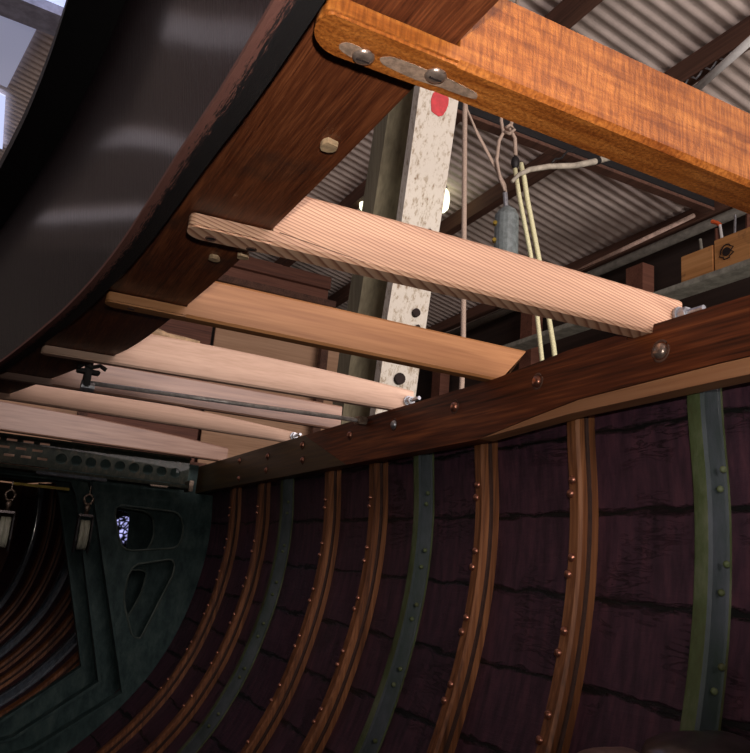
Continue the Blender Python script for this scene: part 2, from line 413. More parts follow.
# scarf joint line on the fir beam's aft face
bm = NB(); prism(bm, [(.715, 1.047), (.715, 1.044), (1.02, 1.012), (1.03, 1.012)], 1, 2.3, 2.302)
for v in bm.verts: v.co.y = 2.3335 - .14 * (v.co.x - .4) / 2 + (0 if v.co.y < 2.301 else .01)
obj('scarf_line', bm, M['brown'], b2)

# clamp bolts through the pale beams beside the shelf
def clamp(x, y, z, ln, label):
    t = thing('clamp_bolt', label, 'bolt', (x, y, z), 'galvanised bolts through the ends of the bare beams')
    bm = NB(); tube(bm, [(x, y, z), (x, y - ln, z)], .013, 10); obj('shank', bm, M['steel'], t)
    bm = NB(); tube(bm, [(x, y - .014, z), (x, y - .05, z)], .028, 6); obj('nut', bm, M['steel'], t)
    bm = NB(); tube(bm, [(x, y - .002, z), (x, y - .013, z)], .036, 16); obj('washer', bm, M['steel'], t)
clamp(2.425, 2.19, 1.10, .13, 'galvanised bolt and nut at the end of the striped fir beam')
clamp(2.40, 4.445, 1.07, .15, 'galvanised bolt and nut at the end of the pale beam above the rod')
clamp(2.39, 6.565, 1.06, .17, 'galvanised bolt and nut at the end of the pale beam below the rod')

# ------------------------------------------------------------------ beam shelf along the hull
SX0, SX1 = 2.28, 2.375
bm = NB()
prism(bm, [(-1.2, 1.03), (1.17, 1.03), (1.175, .996), (1.32, .996), (1.325, 1.03), (2.185, 1.03), (2.19, .996), (2.33, .996), (2.34, 1.03), (2.7, 1.03), (3.29, .996), (6.0, .991), (5.1, .677), (3.42, .685), (2.93, .752), (2.62, .788), (1.87, .808), (-1.2, .815)], 0, SX0, SX1 - .003)
sh = tag(obj('beam_shelf', bm, M['shelf']), 'long dark red-brown varnished shelf timber running under the right ends of the beams', 'timber')
bm = NB(); prism(bm, [(-1.2, .811), (1.87, .804), (2.62, .784), (2.93, .748), (3.40, .686), (2.68, .728), (1.87, .742), (-1.2, .75)], 0, SX0 + .002, SX1 - .004)
o = obj('shelf_piece', bm, M['scarf'], sh); o['label'] = 'tapering lighter brown plank scarfed to the lower edge'
bm = NB(); prism(bm, [(6.003, .991), (10.1, .982), (10.1, .652), (5.103, .677)], 0, SX0, SX1 - .003)  # far stretch of the shelf coloured olive brown
o = obj('shelf_piece', bm, M['olive'], sh); o['label'] = 'olive brown far length of the shelf beyond a slanting line'
for i, (y, z, r) in enumerate([(2.15, .91, .034), (2.92, .92, .030), (3.66, .90, .030), (4.39, .885, .030), (5.07, .89, .028), (6.02, .91, .027), (5.98, .78, .027), (6.9, .89, .027), (6.9, .76, .025), (7.8, .92, .026), (7.75, .73, .026), (1.35, .90, .034), (.5, .9, .034)]):
    bm = NB(); dome(bm, (SX0, y, z), (-1, 0, 0), r, .022, 14)
    o = auto_smooth(obj('bolt_head', bm, M['bright' if i == 0 else ('steel' if i in (3,) else 'copper')], sh), 50)
    bm = NB(); tube(bm, [(SX0 + .002, y + math.cos(k * math.pi / 8) * r * 1.25, z + math.sin(k * math.pi / 8) * r * 1.25) for k in range(16)], .006, 6, closed=True); obj('countersink_rim', bm, M['brown'], o, smooth=True)

# ------------------------------------------------------------------ coaming (inner cabin side) and cap rail
def cface(y, z): return cin(y) - .135 * (z - 1.0) / .8
ys = [-1.0 + .15 * i for i in range(57)]
bm = NB(); zs = [.985 + .83 * k / 8 for k in range(9)]
grid(bm, [[(cface(y, z), y, z) for z in zs] for y in ys], lambda i, j: (ys[i], zs[j]))
grid(bm, [[(cface(y, z) + .075, y, z) for z in zs] for y in ys], lambda i, j: (ys[i], zs[j]))
for zz in (0, -1):
    grid(bm, [[(cface(y, zs[zz]), y, zs[zz]), (cface(y, zs[zz]) + .075, y, zs[zz])] for y in ys], lambda i, j: (ys[i], j))
bmesh.ops.remove_doubles(bm, verts=bm.verts, dist=1e-5)
bmesh.ops.holes_fill(bm, edges=bm.edges)
co = tag(obj('coaming', bm, M['coam'], smooth=False), 'tall dark glossy curved coaming board at upper left with soft light bands', 'coaming')
auto_smooth(co, 30)
bm = NB(); W = [(0, .975), (.2, .972), (.5, .972), (1, .98)]
grid(bm, [[(cin(y) - .002 + (blk_r(y) - cin(y) - .002) * a, y, z) for a, z in W] for y in ys], lambda i, j: (ys[i], W[j][0]))
grid(bm, [[(cin(y) - .002, y, z) for a, z in ((0, .99), (0, .975))] for y in ys], lambda i, j: (ys[i], 0))
bx(bm, .3, .301, -1, -.99, .99, 1.0)
o = obj('lower_edge', bm, M['coamedge'], co, recalc=False); o['label'] = 'reddish primer strip with ragged black edge'
# shelf beneath the coaming: black packing between coaming foot and carlin
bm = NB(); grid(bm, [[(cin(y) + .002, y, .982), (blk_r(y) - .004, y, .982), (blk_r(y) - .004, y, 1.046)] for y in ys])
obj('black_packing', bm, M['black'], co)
bm = NB()
sec = lambda y: [(cface(y, 1.82) - .17, y, 1.818), (cface(y, 1.82) + .14, y, 1.818), (cface(y, 1.82) + .14, y, 1.90), (cface(y, 1.82) - .17, y, 1.90)]
grid(bm, [sec(y) + [sec(y)[0]] for y in ys]); bmesh.ops.remove_doubles(bm, verts=bm.verts, dist=1e-5); bmesh.ops.holes_fill(bm, edges=bm.edges)
tag(obj('cap_rail', bm, M['black']), 'wide cap rail along the top of the dark coaming, its deep shadow painted black', 'rail')  # deep shadow on the rail is painted as flat black

# ------------------------------------------------------------------ hull
PROF = [(.98, 2.40), (.7, 2.40), (.3, 2.43), (-.1, 2.41), (-.5, 2.335), (-.9, 2.21), (-1.2, 2.07), (-1.5, 1.88), (-1.85, 1.57), (-2.25, 1.1), (-2.65, .42), (-2.95, -.4), (-3.1, -1.1), (-3.16, -1.6)]
def prof_pts(n=6):
    pts = [(x, z) for z, x in PROF]; out = []
    for i in range(len(pts) - 1):
        p0 = pts[max(i - 1, 0)]; p1 = pts[i]; p2 = pts[i + 1]; p3 = pts[min(i + 2, len(pts) - 1)]
        for k in range(n):
            t = k / n
            out.append(tuple(.5 * ((2 * p1[j]) + (-p0[j] + p2[j]) * t + (2 * p0[j] - 5 * p1[j] + 4 * p2[j] - p3[j]) * t * t + (-p0[j] + 3 * p1[j] - 3 * p2[j] + p3[j]) * t ** 3) for j in (0, 1)))
    out.append(pts[-1]); return out
PR = prof_pts(5)
CX = -1.6
def norms(P):
    out = []
    for i in range(len(P)):
        a = P[max(i - 1, 0)]; b_ = P[min(i + 1, len(P) - 1)]
        tx, tz = b_[0] - a[0], b_[1] - a[1]; l = math.hypot(tx, tz)
        out.append((-tz / l, tx / l))       # outward
    return out
NR = norms(PR)
def sc(y): return 1 if y < 9.0 else max(.12, 1 - .03 * (y - 9.0) - .0028 * (y - 9.0) ** 2)
def hp(i, off, y, side=1):
    x, z = PR[i]; nx, nz = NR[i]; s = sc(y)
    xx = x + nx * off; zz = z + nz * off
    if y > 9: zz = zz * (1 if zz > 0 else 1 - .02 * (y - 9))
    xx = CX + (xx - CX) * s
    return (xx if side > 0 else 2 * CX - xx, y, zz)
girth = [0]
for a, b_ in zip(PR, PR[1:]): girth.append(girth[-1] + math.hypot(a[0] - b_[0], a[1] - b_[1]))
ys = [-2 + .5 * i for i in range(40)]
bm = NB()
for side in (1, -1):
    for off in (.105, .16):
        rows = [[hp(i, off, y, side) for i in range(len(PR))] for y in ys]
        if side * (1 if off < .12 else -1) > 0: rows = rows[::-1]
        yy = ys[::-1] if rows[0][0][1] > rows[-1][0][1] else ys
        grid(bm, rows, lambda a, b_, yy=yy: (yy[a], girth[b_]))
bmesh.ops.remove_doubles(bm, verts=bm.verts, dist=1e-4)
hull = obj('hull_planking', bm, M['plank'], smooth=True, recalc=False)
tag(hull, 'dark purple-brown hull planking with open cracked seams behind the curved ribs', 'hull')

def rib(y0, w, depth, mat, label, group, name, kind, grooved=True, i1=None, cat='rib'):
    """y0 forward edge, w siding; section swept down the hull profile, d is the distance inboard of the planking"""
    i1 = i1 or len(PR) - 6
    if kind == 'wood':
        sec = [(0, 0), (depth - .01, 0), (depth, .01), (depth, w * .82), (depth - .012, w), (depth * .62, w), (depth * .55, w - .012), (depth * .42, w - .012), (depth * .36, w), (0, w)]
    else:
        sec = [(0, 0), (depth - .02, 0), (depth, .012), (depth + .003, w * .3), (depth - .002, w * .86), (depth * .88, w), (depth * .22, w), (.016, w + .004), (.012, w + .008), (0, w + .008)]
    bm = NB(); rows = []
    for i in range(0, i1):
        rows.append([hp(i, .105 - d, y0 - yy) for d, yy in sec])
        rows[-1].append(rows[-1][0])
    grid(bm, rows); bmesh.ops.remove_doubles(bm, verts=bm.verts, dist=1e-5); bmesh.ops.holes_fill(bm, edges=bm.edges)
    o = obj(name, bm, M[mat]); tag(o, label, cat, group); auto_smooth(o, 30)
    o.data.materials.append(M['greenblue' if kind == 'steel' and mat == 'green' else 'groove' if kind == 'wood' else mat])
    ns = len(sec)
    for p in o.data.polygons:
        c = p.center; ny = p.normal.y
        if kind == 'steel' and p.index // ns < i1 and (p.index % ns) in (4, 5, 6, 7): p.material_index = 1  # green frames: aft-side faces get a separate blue-grey colour
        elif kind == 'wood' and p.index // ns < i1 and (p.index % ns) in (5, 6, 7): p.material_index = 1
    return o
def at_z(z):
    return min(range(len(PR)), key=lambda i: abs(PR[i][1] - z))
def hpz(z, off, y):
    for i in range(len(PR) - 1):
        if PR[i][1] >= z >= PR[i + 1][1]:
            t = (PR[i][1] - z) / (PR[i][1] - PR[i + 1][1])
            a = Vector(hp(i, off, y)); b_ = Vector(hp(i + 1, off, y)); n = NR[i]
            return a.lerp(b_, t), Vector((-n[0], 0, -n[1]))
    return Vector(hp(10, off, y)), Vector((-1, 0, 0))
wood_ribs = [(2.85, 'orange-brown wooden rib with paired copper rivets, left of the near green frame'),
             (3.63, 'orange-brown wooden rib below the tip of the lighter scarf plank'),
             (4.97, 'brown wooden rib just left of the middle green frame'),
             (5.78, 'reddish wooden rib, second to the left of the middle green frame'),
             (7.50, 'thin reddish wooden rib just left of the far green frame'),
             (8.47, 'thin reddish wooden rib next to the pierced bulkhead')]
zr = [.46, .39, .11, .02, -.23, -.32, -.58, -.67, -.95, -1.04, -1.32, -1.41]
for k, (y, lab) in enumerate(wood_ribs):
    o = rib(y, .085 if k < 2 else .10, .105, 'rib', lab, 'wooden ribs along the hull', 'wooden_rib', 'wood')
    for z in zr:
        jit = random.uniform(-.012, .012)
        p, n = hpz(z + jit, 0, y - .03 + (.012 if int(zr.index(z)) % 2 else -.004))
        bm = NB(); dome(bm, p, n, .021 if k < 2 else .017, .017, 10); auto_smooth(obj('rivet', bm, M['copper'], o), 50)
for k, (y, lab) in enumerate([(2.11, 'large green painted steel frame at the right edge, blue grey on its aft faces'),
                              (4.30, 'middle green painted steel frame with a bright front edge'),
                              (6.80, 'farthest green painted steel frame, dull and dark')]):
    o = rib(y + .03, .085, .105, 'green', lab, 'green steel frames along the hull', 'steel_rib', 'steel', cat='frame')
    for z in zr:
        jit = random.uniform(-.02, .02)
        p, n = hpz(z + jit, .04, y - .082 + (.01 if int(zr.index(z)) % 2 else -.01))
        bm = NB(); dome(bm, p, (-.5, -1, 0), .014, .010, 8); auto_smooth(obj('rivet', bm, M['green'], o), 50)
# ribs forward of the bulkhead, seen through the opening
fw = [10.9, 11.6, 12.3, 13.0, 13.7, 14.4, 15.1, 15.8, 16.5]
for k, y in enumerate(fw):
    steel = k in (0, 2, 5, 8)
    rib(y, .12, .14, 'bluepaint' if steel else 'rib', ('grey-blue steel frame' if steel else 'thin brown wooden rib') + ' in the bow seen through the bulkhead opening',
        'steel frames in the bow' if steel else 'wooden ribs in the bow', 'steel_rib' if steel else 'wooden_rib', 'steel' if steel else 'wood', i1=len(PR) - 2, cat='frame' if steel else 'rib')

# ------------------------------------------------------------------ bulkhead: pierced web plates
def plate_mesh(outer, holes, y, th):
    cu = bpy.data.curves.new('outline', 'CURVE'); cu.dimensions = '2D'; cu.fill_mode = 'BOTH'; cu.extrude = th / 2 * S
    for loop in [outer] + holes:
        sp = cu.splines.new('POLY'); sp.points.add(len(loop) - 1); sp.use_cyclic_u = True
        for p, (x, z) in zip(sp.points, loop): p.co = (x * S, z * S, 0, 1)
    to = bpy.data.objects.new('outline', cu)
    me = bpy.data.meshes.new_from_object(to)
    bpy.data.objects.remove(to); bpy.data.curves.remove(cu)
    bm = NB(); bm.from_mesh(me); bpy.data.meshes.remove(me)
    for v in bm.verts: v.co = (v.co.x / S, y + v.co.z / S, v.co.y / S)
    return bm
def hull_out(y, shrink):
    pts = [hp(i, .105 - shrink, y) for i in range(0, len(PR))]
    return [(p[0], p[2]) for p in pts]
def web(y, inner, holes, label, mat, th=.03, top=.98, shrink=0.0):
    out = [(p[0], p[1]) for p in hull_out(y, shrink)]
    out = [p for p in out if p[1] < .64]
    right = [(2.24, top), (2.24, .64), (out[0][0], .64)] + out
    left = [(2 * CX - x, z) for x, z in right[::-1]]
    il = [(2 * CX - x, z) for x, z in inner[::-1]]
    hl = [[(2 * CX - x, z) for x, z in h] for h in holes]
    outer = right + left
    return plate_mesh(outer, [inner + il] + holes + hl, y, th)
t = thing('web_bulkhead', 'dark green-grey steel bulkhead with rounded cutouts and a wide opening beside it', 'bulkhead', (1.8, 9.4, -1.5))
h_top = rnd([(1.32, .42), (2.10, .40), (2.17, .16), (2.12, -.02), (1.50, -.10), (1.40, .12)], .13)
h_low = rnd([(1.62, -.24), (2.10, -.14), (2.12, -.30), (1.84, -1.06), (1.74, -1.02), (1.58, -.62)], .12)
in1 = [(1.02, .64), (1.10, .44), (1.73, -1.62), (.90, -2.18), (-.4, -2.6)]
in2 = [(.86, .64), (.94, .5), (1.53, -1.58), (.72, -2.16), (-.6, -2.55)]
in3 = [(.74, .64), (.80, .5), (1.39, -1.50), (.60, -2.1), (-.7, -2.45)]
obj('web_plate', web(9.4, in1, [h_top, h_low], '', ''), M['teal'], t)
h2 = rnd([(1.30, .42), (1.86, .38), (1.92, .10), (1.85, -.10), (1.3, -.16)], .13)
h2b = rnd([(1.50, -.34), (1.90, -.30), (1.86, -.6), (1.66, -1.06), (1.56, -1.0)], .10)
obj('web_plate', web(9.85, in2, [h2, h2b], '', '', shrink=.0), M['teal'], t)
obj('web_plate', web(10.4, in3, [rnd([(1.25, .40), (1.68, .38), (1.70, -.15), (1.3, -.2)], .1)], '', '', shrink=.0), M['teal'], t)
for yy_, hh_ in ((9.385, h_top), (9.385, h_low), (9.835, h2), (9.835, h2b)):
    bm = NB(); tube(bm, [(x, yy_, z) for x, z in hh_[::2]], .013, 6, closed=True); obj('cutout_rim', bm, M['rim'], t, smooth=True)
# flanges stiffening the inner edges
for y, inn in ((9.4, in1), (9.85, in2), (10.4, in3)):
    bm = NB()
    for (a, b_) in zip(inn, inn[1:]):
        d = Vector((b_[0] - a[0], 0, b_[1] - a[1])).normalized(); n = Vector((d.z, 0, -d.x))
        A = Vector((a[0], y, a[1])); B = Vector((b_[0], y, b_[1]))
        q = [A + Vector((0, -.09, 0)), A + Vector((0, .07, 0)), B + Vector((0, .07, 0)), B + Vector((0, -.09, 0))]
        V = [bm.verts.new(p + n * .012) for p in q] + [bm.verts.new(p - n * .018) for p in q]
        for f in ((0, 1, 2, 3), (7, 6, 5, 4), (0, 4, 5, 1), (1, 5, 6, 2), (2, 6, 7, 3), (3, 7, 4, 0)): bm.faces.new([V[k] for k in f])
    obj('edge_flange', bm, M['teal'], t)
# portlight beyond the cutout
pl = thing('portlight', 'small round portlight glinting blue-white through the upper bulkhead cutout', 'porthole', (1.66, 10.62, .15))
bm = NB(); tube(bm, [(1.66 + .15 * math.cos(k * math.pi / 12), 10.60, .15 + .20 * math.sin(k * math.pi / 12)) for k in range(24)], .02, 8, closed=True); obj('rim', bm, M['blacksteel'], pl, smooth=True)
def port_glass():
    m, nt, b = nodes('painted_glint_glass')
    v = coords(nt, (1, 1, 1), False)
    vo = N(nt, 'ShaderNodeTexVoronoi', feature='DISTANCE_TO_EDGE', Scale=42.0); L(nt, v, vo.inputs['Vector'])
    n = noise_tex(nt, v, 30, 3)
    f = mix(nt, 1.0, ramp(nt, vo.outputs[0], [(.06, (0, 0, 0)), (.22, (1, 1, 1))]), ramp(nt, n, [(.42, (0, 0, 0)), (.56, (1, 1, 1))]), 'MULTIPLY')
    b.inputs['Base Color'].default_value = (.01, .01, .02, 1)
    L(nt, mix(nt, 1.0, f, (.5, .5, 1.0), 'MULTIPLY'), b.inputs['Emission Color']); b.inputs['Emission Strength'].default_value = 1.3  # blue-white glints painted into the glass as an emission pattern
    return m
bm = NB(); bm.faces.new([bm.verts.new((1.66 + .15 * math.cos(k * math.pi / 12), 10.61, .15 + .20 * math.sin(k * math.pi / 12))) for k in range(24)])
obj('glass', bm, port_glass(), pl)

# perforated deck-head girder
def G(bm):
    for v in bm.verts: v.co *= 1.028
    return bm
t = thing('perforated_girder', 'dirty green steel girder pierced by a row of round holes under the last beam', 'girder', (1, 8.85, .64))
holes = []
for k in range(9):
    cx, cz, r = 1.84 - .151 * k, .80, .056
    holes.append([(cx + r * math.cos(a * math.pi / 8), cz + r * math.sin(a * math.pi / 8)) for a in range(16)])
for row, z in enumerate((.935, .855, .775)):
    for k in range(11):
        x = .40 - .16 * k - (.06 if row == 1 else 0)
        holes.append([(x, z - .014), (x + .10, z - .014), (x + .10, z + .014), (x, z + .014)])
obj('web', G(plate_mesh([(-3.0, .69), (1.99, .69), (1.99, .965), (-3.0, .965)], holes, 8.80, .025)), M['girder'], t)
bm = NB(); bx(bm, -3.0, 1.99, 8.60, 8.90, .63, .665, .006); obj('lower_flange', G(bm), M['girder'], t)
bm = NB(); bx(bm, -3.0, 1.99, 8.72, 8.79, .955, .985, .006); obj('upper_flange', G(bm), M['girder'], t)
bm = NB(); bx(bm, .4, 1.1, 8.56, 8.66, .60, .635, .008); obj('stiffener_strip', G(bm), M['bluepaint'], t)
bm = NB(); bx(bm, 1.965, 2.01, 8.55, 8.78, .60, .72, .006); obj('end_bracket', G(bm), M['bronze'], t)
bm = NB(); bx(bm, 1.55, 1.74, 8.57, 8.62, .612, .632, .004); obj('label_plate', G(bm), M['bronze'], t)
bm = NB(); bx(bm, -2.9, .55, 9.05, 9.12, .70, .97, .01)  # pale strip added behind the slots to stand for light in them
tag(obj('slot_light_batten', G(bm), M['pale']), 'added pale batten standing in for the light in the girder slots', 'batten')
bm = NB(); bx(bm, .22, .80, 9.18, 9.24, .50, .53, .004)
tag(obj('brass_strip', G(bm), M['brass']), 'thin yellow brass strip below the girder at the left', 'strip')
bm = plate_mesh([(x, z) for x, z in ([(2.4, .99)] + hull_out(-1.6, 0) + [(2 * CX - q, z) for q, z in hull_out(-1.6, 0)[::-1]])], [], -1.6, .08)
struct('aft_light_block', bm, M['brown'])  # added unseen bulkhead, blocks aft light from entering the hull
bm = plate_mesh([(hp(i_, .105, 17.5)[0], hp(i_, .105, 17.5)[2]) for i_ in range(len(PR))] + [(hp(i_, .105, 17.5, -1)[0], hp(i_, .105, 17.5)[2]) for i_ in range(len(PR) - 2, -1, -1)], [], 17.5, .08)
obj('stem_plate', bm, M['brown'], hull)
# unseen foredeck added to darken the bow opening, with a hatch gap
bm = NB()
for (ya, yb, xa, xb) in ((9.7, 11.2, 0, 1), (12.6, 17.4, 0, 1), (11.2, 12.6, 0, .36), (11.2, 12.6, .62, 1)):
    ring_ = []
    for y in (ya, (ya + yb) / 2, yb):
        w_ = hp(0, .1, y)[0] - CX
        ring_.append((CX - w_ + 2 * w_ * xa, CX - w_ + 2 * w_ * xb, y))
    poly = [(a, y) for a, b_, y in ring_] + [(b_, y) for a, b_, y in ring_[::-1]]
    prism(bm, poly, 2, 1.0, 1.05)
struct('trim_9', bm, M['brown'])
# pulley blocks
def pulley(x, y, z, label):
    t = thing('pulley_block', label, 'pulley', (x, y, z), 'pulley blocks hanging from the girder')
    bm = NB(); tube(bm, [(x + .045 * math.cos(k * math.pi / 8), y, z + .055 * math.sin(k * math.pi / 8)) for k in range(16)], .014, 8, closed=True); obj('ring', bm, M['bronze'], t, smooth=True)
    bm = NB(); tube(bm, [(x, y, z + .05), (x, y, z + .15)], .008, 6); obj('hanging_wire', bm, M['bronze'], t)
    bm = NB(); tube(bm, [(x, y, z - .05), (x, y, z - .09), (x, y, z - .12), (x, y, z - .16)], [.02, .034, .02, .024], 10); obj('swivel', bm, M['bronze'], t, smooth=True)
    bm = NB(); bx(bm, x - .075, x + .075, y - .03, y + .03, z - .185, z - .16, .008); obj('strap_top', bm, M['pipebrown'], t)
    for s in (-1, 1):
        bm = NB(); poly = [(z - .18, y - .05), (z - .22, y - .08), (z - .45, y - .09), (z - .57, y - .04), (z - .57, y + .04), (z - .45, y + .09), (z - .22, y + .08), (z - .18, y + .05)]
        prism(bm, [(b_, a) for a, b_ in poly], 0, x + s * .072 - .008, x + s * .072 + .008); obj('cheek', bm, M['blacksteel'], t)
    bm = NB(); prof = [(-.05, .13), (-.045, .145), (0, .142), (.045, .145), (.05, .13)]
    for (xa, ra), (xb, rb) in zip(prof, prof[1:]):
        tube(bm, [(x + xa, y, z - .38), (x + xb, y, z - .38)], [ra, rb], 20)
    for v in bm.verts: v.co.z = z - .38 + (v.co.z - (z - .38)) * 1.1; v.co.y = y + (v.co.y - y) * .8
    obj('sheave', bm, M['nylon'], t, smooth=True)
pulley(1.0, 9.02, .42, 'pulley block with ring and cream wheel, hanging in front of the bulkhead pillar')
pulley(.22, 9.02, .38, 'pulley block with cream wheel hanging at the far left below the girder')

# long steel rod with bracket
t = thing('steel_rod', 'long thin bright steel rod with a bracket hanging below the pinkish glossy beam', 'rod', (1.3, 5.0, .95))
bm = NB(); tube(bm, [(.44, 5.04, .95), (2.24, 4.80, .955)], .014, 10); obj('rod', bm, M['polished'], t, smooth=True)
bm = NB(); tube(bm, [(.44, 5.10, .965), (2.20, 4.86, .972)], .010, 8); obj('thin_rod', bm, M['polished'], t, smooth=True)
bm = NB(); bx(bm, 2.20, 2.27, 4.77, 4.86, .93, .985, .008); obj('end_fitting', bm, M['bronze'], t)
bm = NB(); bx(bm, .41, .45, 5.0, 5.14, .92, 1.11, .006); bx(bm, .36, .50, 5.02, 5.10, 1.01, 1.035, .006); obj('bracket', bm, M['blacksteel'], t)
bm = NB(); tube(bm, [(.36, 5.0, 1.03), (.40, 5.0, 1.06), (.44, 5.0, 1.04), (.49, 5.0, 1.06), (.53, 5.0, 1.04)], .014, 8); obj('bracket_claw', bm, M['blacksteel'], t)
bm = NB(); tube(bm, [(.40, 5.05, .93), (.48, 5.05, .93)], .035, 12); obj('knob', bm, M['steel'], t)

# lumps at the bottom right
def lump(name, cx, cy, cz, rx, ry, rz, mat, label, cat):
    bm = NB(); bmesh.ops.create_uvsphere(bm, u_segments=28, v_segments=14, radius=1)
    for v in bm.verts:
        c = v.co; k = 1 + .08 * noise.noise(c * 1.7)
        v.co = (cx + c.x * rx * k, cy + c.y * ry * k, cz + (abs(c.z) ** .8 * (1 if c.z > 0 else -1)) * rz * k)
    return tag(obj(name, bm, M[mat], smooth=True), label, cat)
a = lump('engine_cover', 2.16, 1.86, -.53, .23, .16, .10, 'pipebrown', 'smooth dark rounded metal cover in the bottom right corner', 'cover')
bm = NB(); tube(bm, [(2.16 + .235 * math.cos(k * math.pi / 16), 1.86 + .165 * math.sin(k * math.pi / 16), -.545) for k in range(32)], .018, 8, closed=True); obj('rim', bm, M['rag'], a, smooth=True)
lump('hose_end', 1.83, 1.93, -.535, .14, .07, .05, 'rag', 'small pinkish brown rounded hose end left of the dark metal cover', 'hose')
bm = NB(); bx(bm, 1.62, 2.42, 1.65, 2.05, -.72, -.60, .01); tag(obj('side_shelf', bm, M['brown']), 'brown board carrying the dark rounded cover at bottom right', 'board')

# ------------------------------------------------------------------ shed
RZ = 8.9; RS = .21; RX = -6
def rz(x): return RZ - RS * x if x > RX else RZ - RS * RX - RS * (RX - x)
bm = NB(); pitch = .21; n = int(38 / pitch * 6)
rowA = []
for i in range(n + 1):
    y = -8 + i * pitch / 6; dz = .017 * math.cos(2 * math.pi * i / 6)
    rowA.append([(x, y, rz(x) + dz) for x in (11.0, 7, 3, 0, -3, RX, -12, -20)])
grid(bm, rowA); struct('ceiling', bm, M['iron'], True)
bm = NB(); bx(bm, -20, 11.5, -9, 31, -4.6, -4.2); struct('floor', bm, M['earth'])
bm = NB(); bx(bm, 10.95, 11.05, -8, 30, -4.2, rz(11) - .08); struct('wall_right', bm, M['shedwall'])
bm = NB(); bx(bm, -20, 11, 30, 30.1, -4.2, 9.5); struct('wall_front', bm, M['endwall'])
# purlins
for k, x in enumerate((10.45, 7.72, 5.85, 3.2, .6)):
    bm = NB(); z = rz(x) - .06; h = .34 if k in (1, 2) else .26
    bx(bm, x - .09, x + .09, -8, 29.9, z - h, z)
    struct('trim_%d' % (k + 1), bm, M['brown'])
# black tie beam with a timber underside
bm = NB(); bx(bm, -5.5, 10.25, 8.44, 8.60, 6.40, 6.62, .01); struct('trim_6', bm, M['blacksteel'])
bm = NB(); bx(bm, -5.5, 10.25, 8.44, 8.62, 6.34, 6.398, .005); struct('trim_7', bm, M['brown'])
# eave pipes
bm = NB(); tube(bm, [(10.5, 6.5, 6.30), (10.5, 20, 6.20)], .09, 12); tag(obj('eave_pipe', bm, M['pipegrey'], smooth=True), 'long grey pipe running along the shed eave behind the striped beam', 'pipe')
bm = NB(); tube(bm, [(10.28, 8.91, 6.44), (10.42, 12.5, 6.42)], .042, 10); tag(obj('pale_tube', bm, M['pipelight'], smooth=True), 'straight pinkish tube lying along the grey eave pipe', 'tube')
t = thing('roof_conduit', 'whitish conduit under a roof purlin at the upper right corner', 'conduit', (7.7, 6.2, 6.7))
bm = NB(); tube(bm, [(7.86, 7.0, 6.76), (7.52, 5.3, 6.82)], .055, 10); obj('tube', bm, M['whitep'], t, smooth=True)
bm = NB(); tube(bm, [(7.66, 5.9 + .06 * k, 6.86 + .05 * math.sin(k * 1.6)) for k in range(18)], .015, 6); obj('twisted_wire', bm, M['steel'], t, smooth=True)
for y, x in ((10.6, 10.7), (14, 10.7), (18, 10.7)):
    bm = NB(); bx(bm, x - .15, x + .15, y - .22, y + .22, -4.2, 6.1)
    tag(obj('wall_post', bm, M['redbrown']), 'dark red-brown wall post at the shed side, %s' % {10.6: 'left of the timber block', 14: 'second along from the timber block', 18: 'farthest from the timber block'}[y], 'post')
# wall shelf and what stands on it
bm = NB(); bx(bm, 9.56, 9.98, 6.6, 13.6, 4.80, 4.90, .01); tag(obj('wall_shelf', bm, M['greyboard']), 'long grey board shelf along the shed wall under the timber block', 'shelf')
blk = thing('timber_block', 'yellow-brown timber block with a round hole, standing on the grey shelf at right', 'block', (9.8, 7.7, 4.9))
bm = NB(); bx(bm, 9.62, 9.9, 7.98, 8.62, 4.905, 5.38, .01); obj('left_block', bm, M['block'], blk)
bm = NB(); bx(bm, 9.62, 9.9, 6.75, 7.955, 4.905, 5.44, .01); o = obj('right_block', bm, M['block'], blk)
bm = NB(); tube(bm, [(9.60, 7.72, 5.17), (9.63, 7.72, 5.17)], .07, 14); obj('hole', bm, M['hole'], blk)
bm = NB(); tube(bm, [(9.612, 7.72 + .11 * math.cos(k * math.pi / 8) * (1 + .3 * math.sin(3 * k)), 5.17 + .12 * math.sin(k * math.pi / 8)) for k in range(16)], .010, 6, closed=True); obj('scorch_ring', bm, M['hole'], blk)
tools = [(8.40, 5.75, .03, 'greyboard', 'grey stick leaning behind the left end of the timber block', .10),
         (8.17, 5.82, .05, 'redbrown', 'short brown stick behind the timber block, left of the white tube', .0),
         (7.98, 5.86, .028, 'whitep', 'thin white tube with an orange top behind the timber block', .12),
         (7.86, 5.92, .022, 'steel', 'grey metal rod behind the timber block, right of the white tube', -.06),
         (7.62, 5.86, .075, 'redbrown', 'wide red-brown batten behind the timber block', -.05),
         (7.40, 5.80, .05, 'brown', 'dark brown pointed stake behind the right end of the timber block', .05)]
for y, z1, r, m, lab, ln in tools:
    bm = NB(); tube(bm, [(9.92 + r, y, 4.905), (9.92 + r, y + ln, z1)], [r, r * .85], 8)
    o = tag(obj('stake', bm, M[m], smooth=False), lab, 'stick')
    if m == 'whitep':
        bm = NB(); tube(bm, [(9.92 + r, y + ln, z1), (9.92 + r, y + ln + .06, z1 + .06), (9.9 + r, y + ln + .14, z1 + .11)], .035, 8); q = obj('tip', bm, M['orange'], o); q['label'] = 'orange tip'

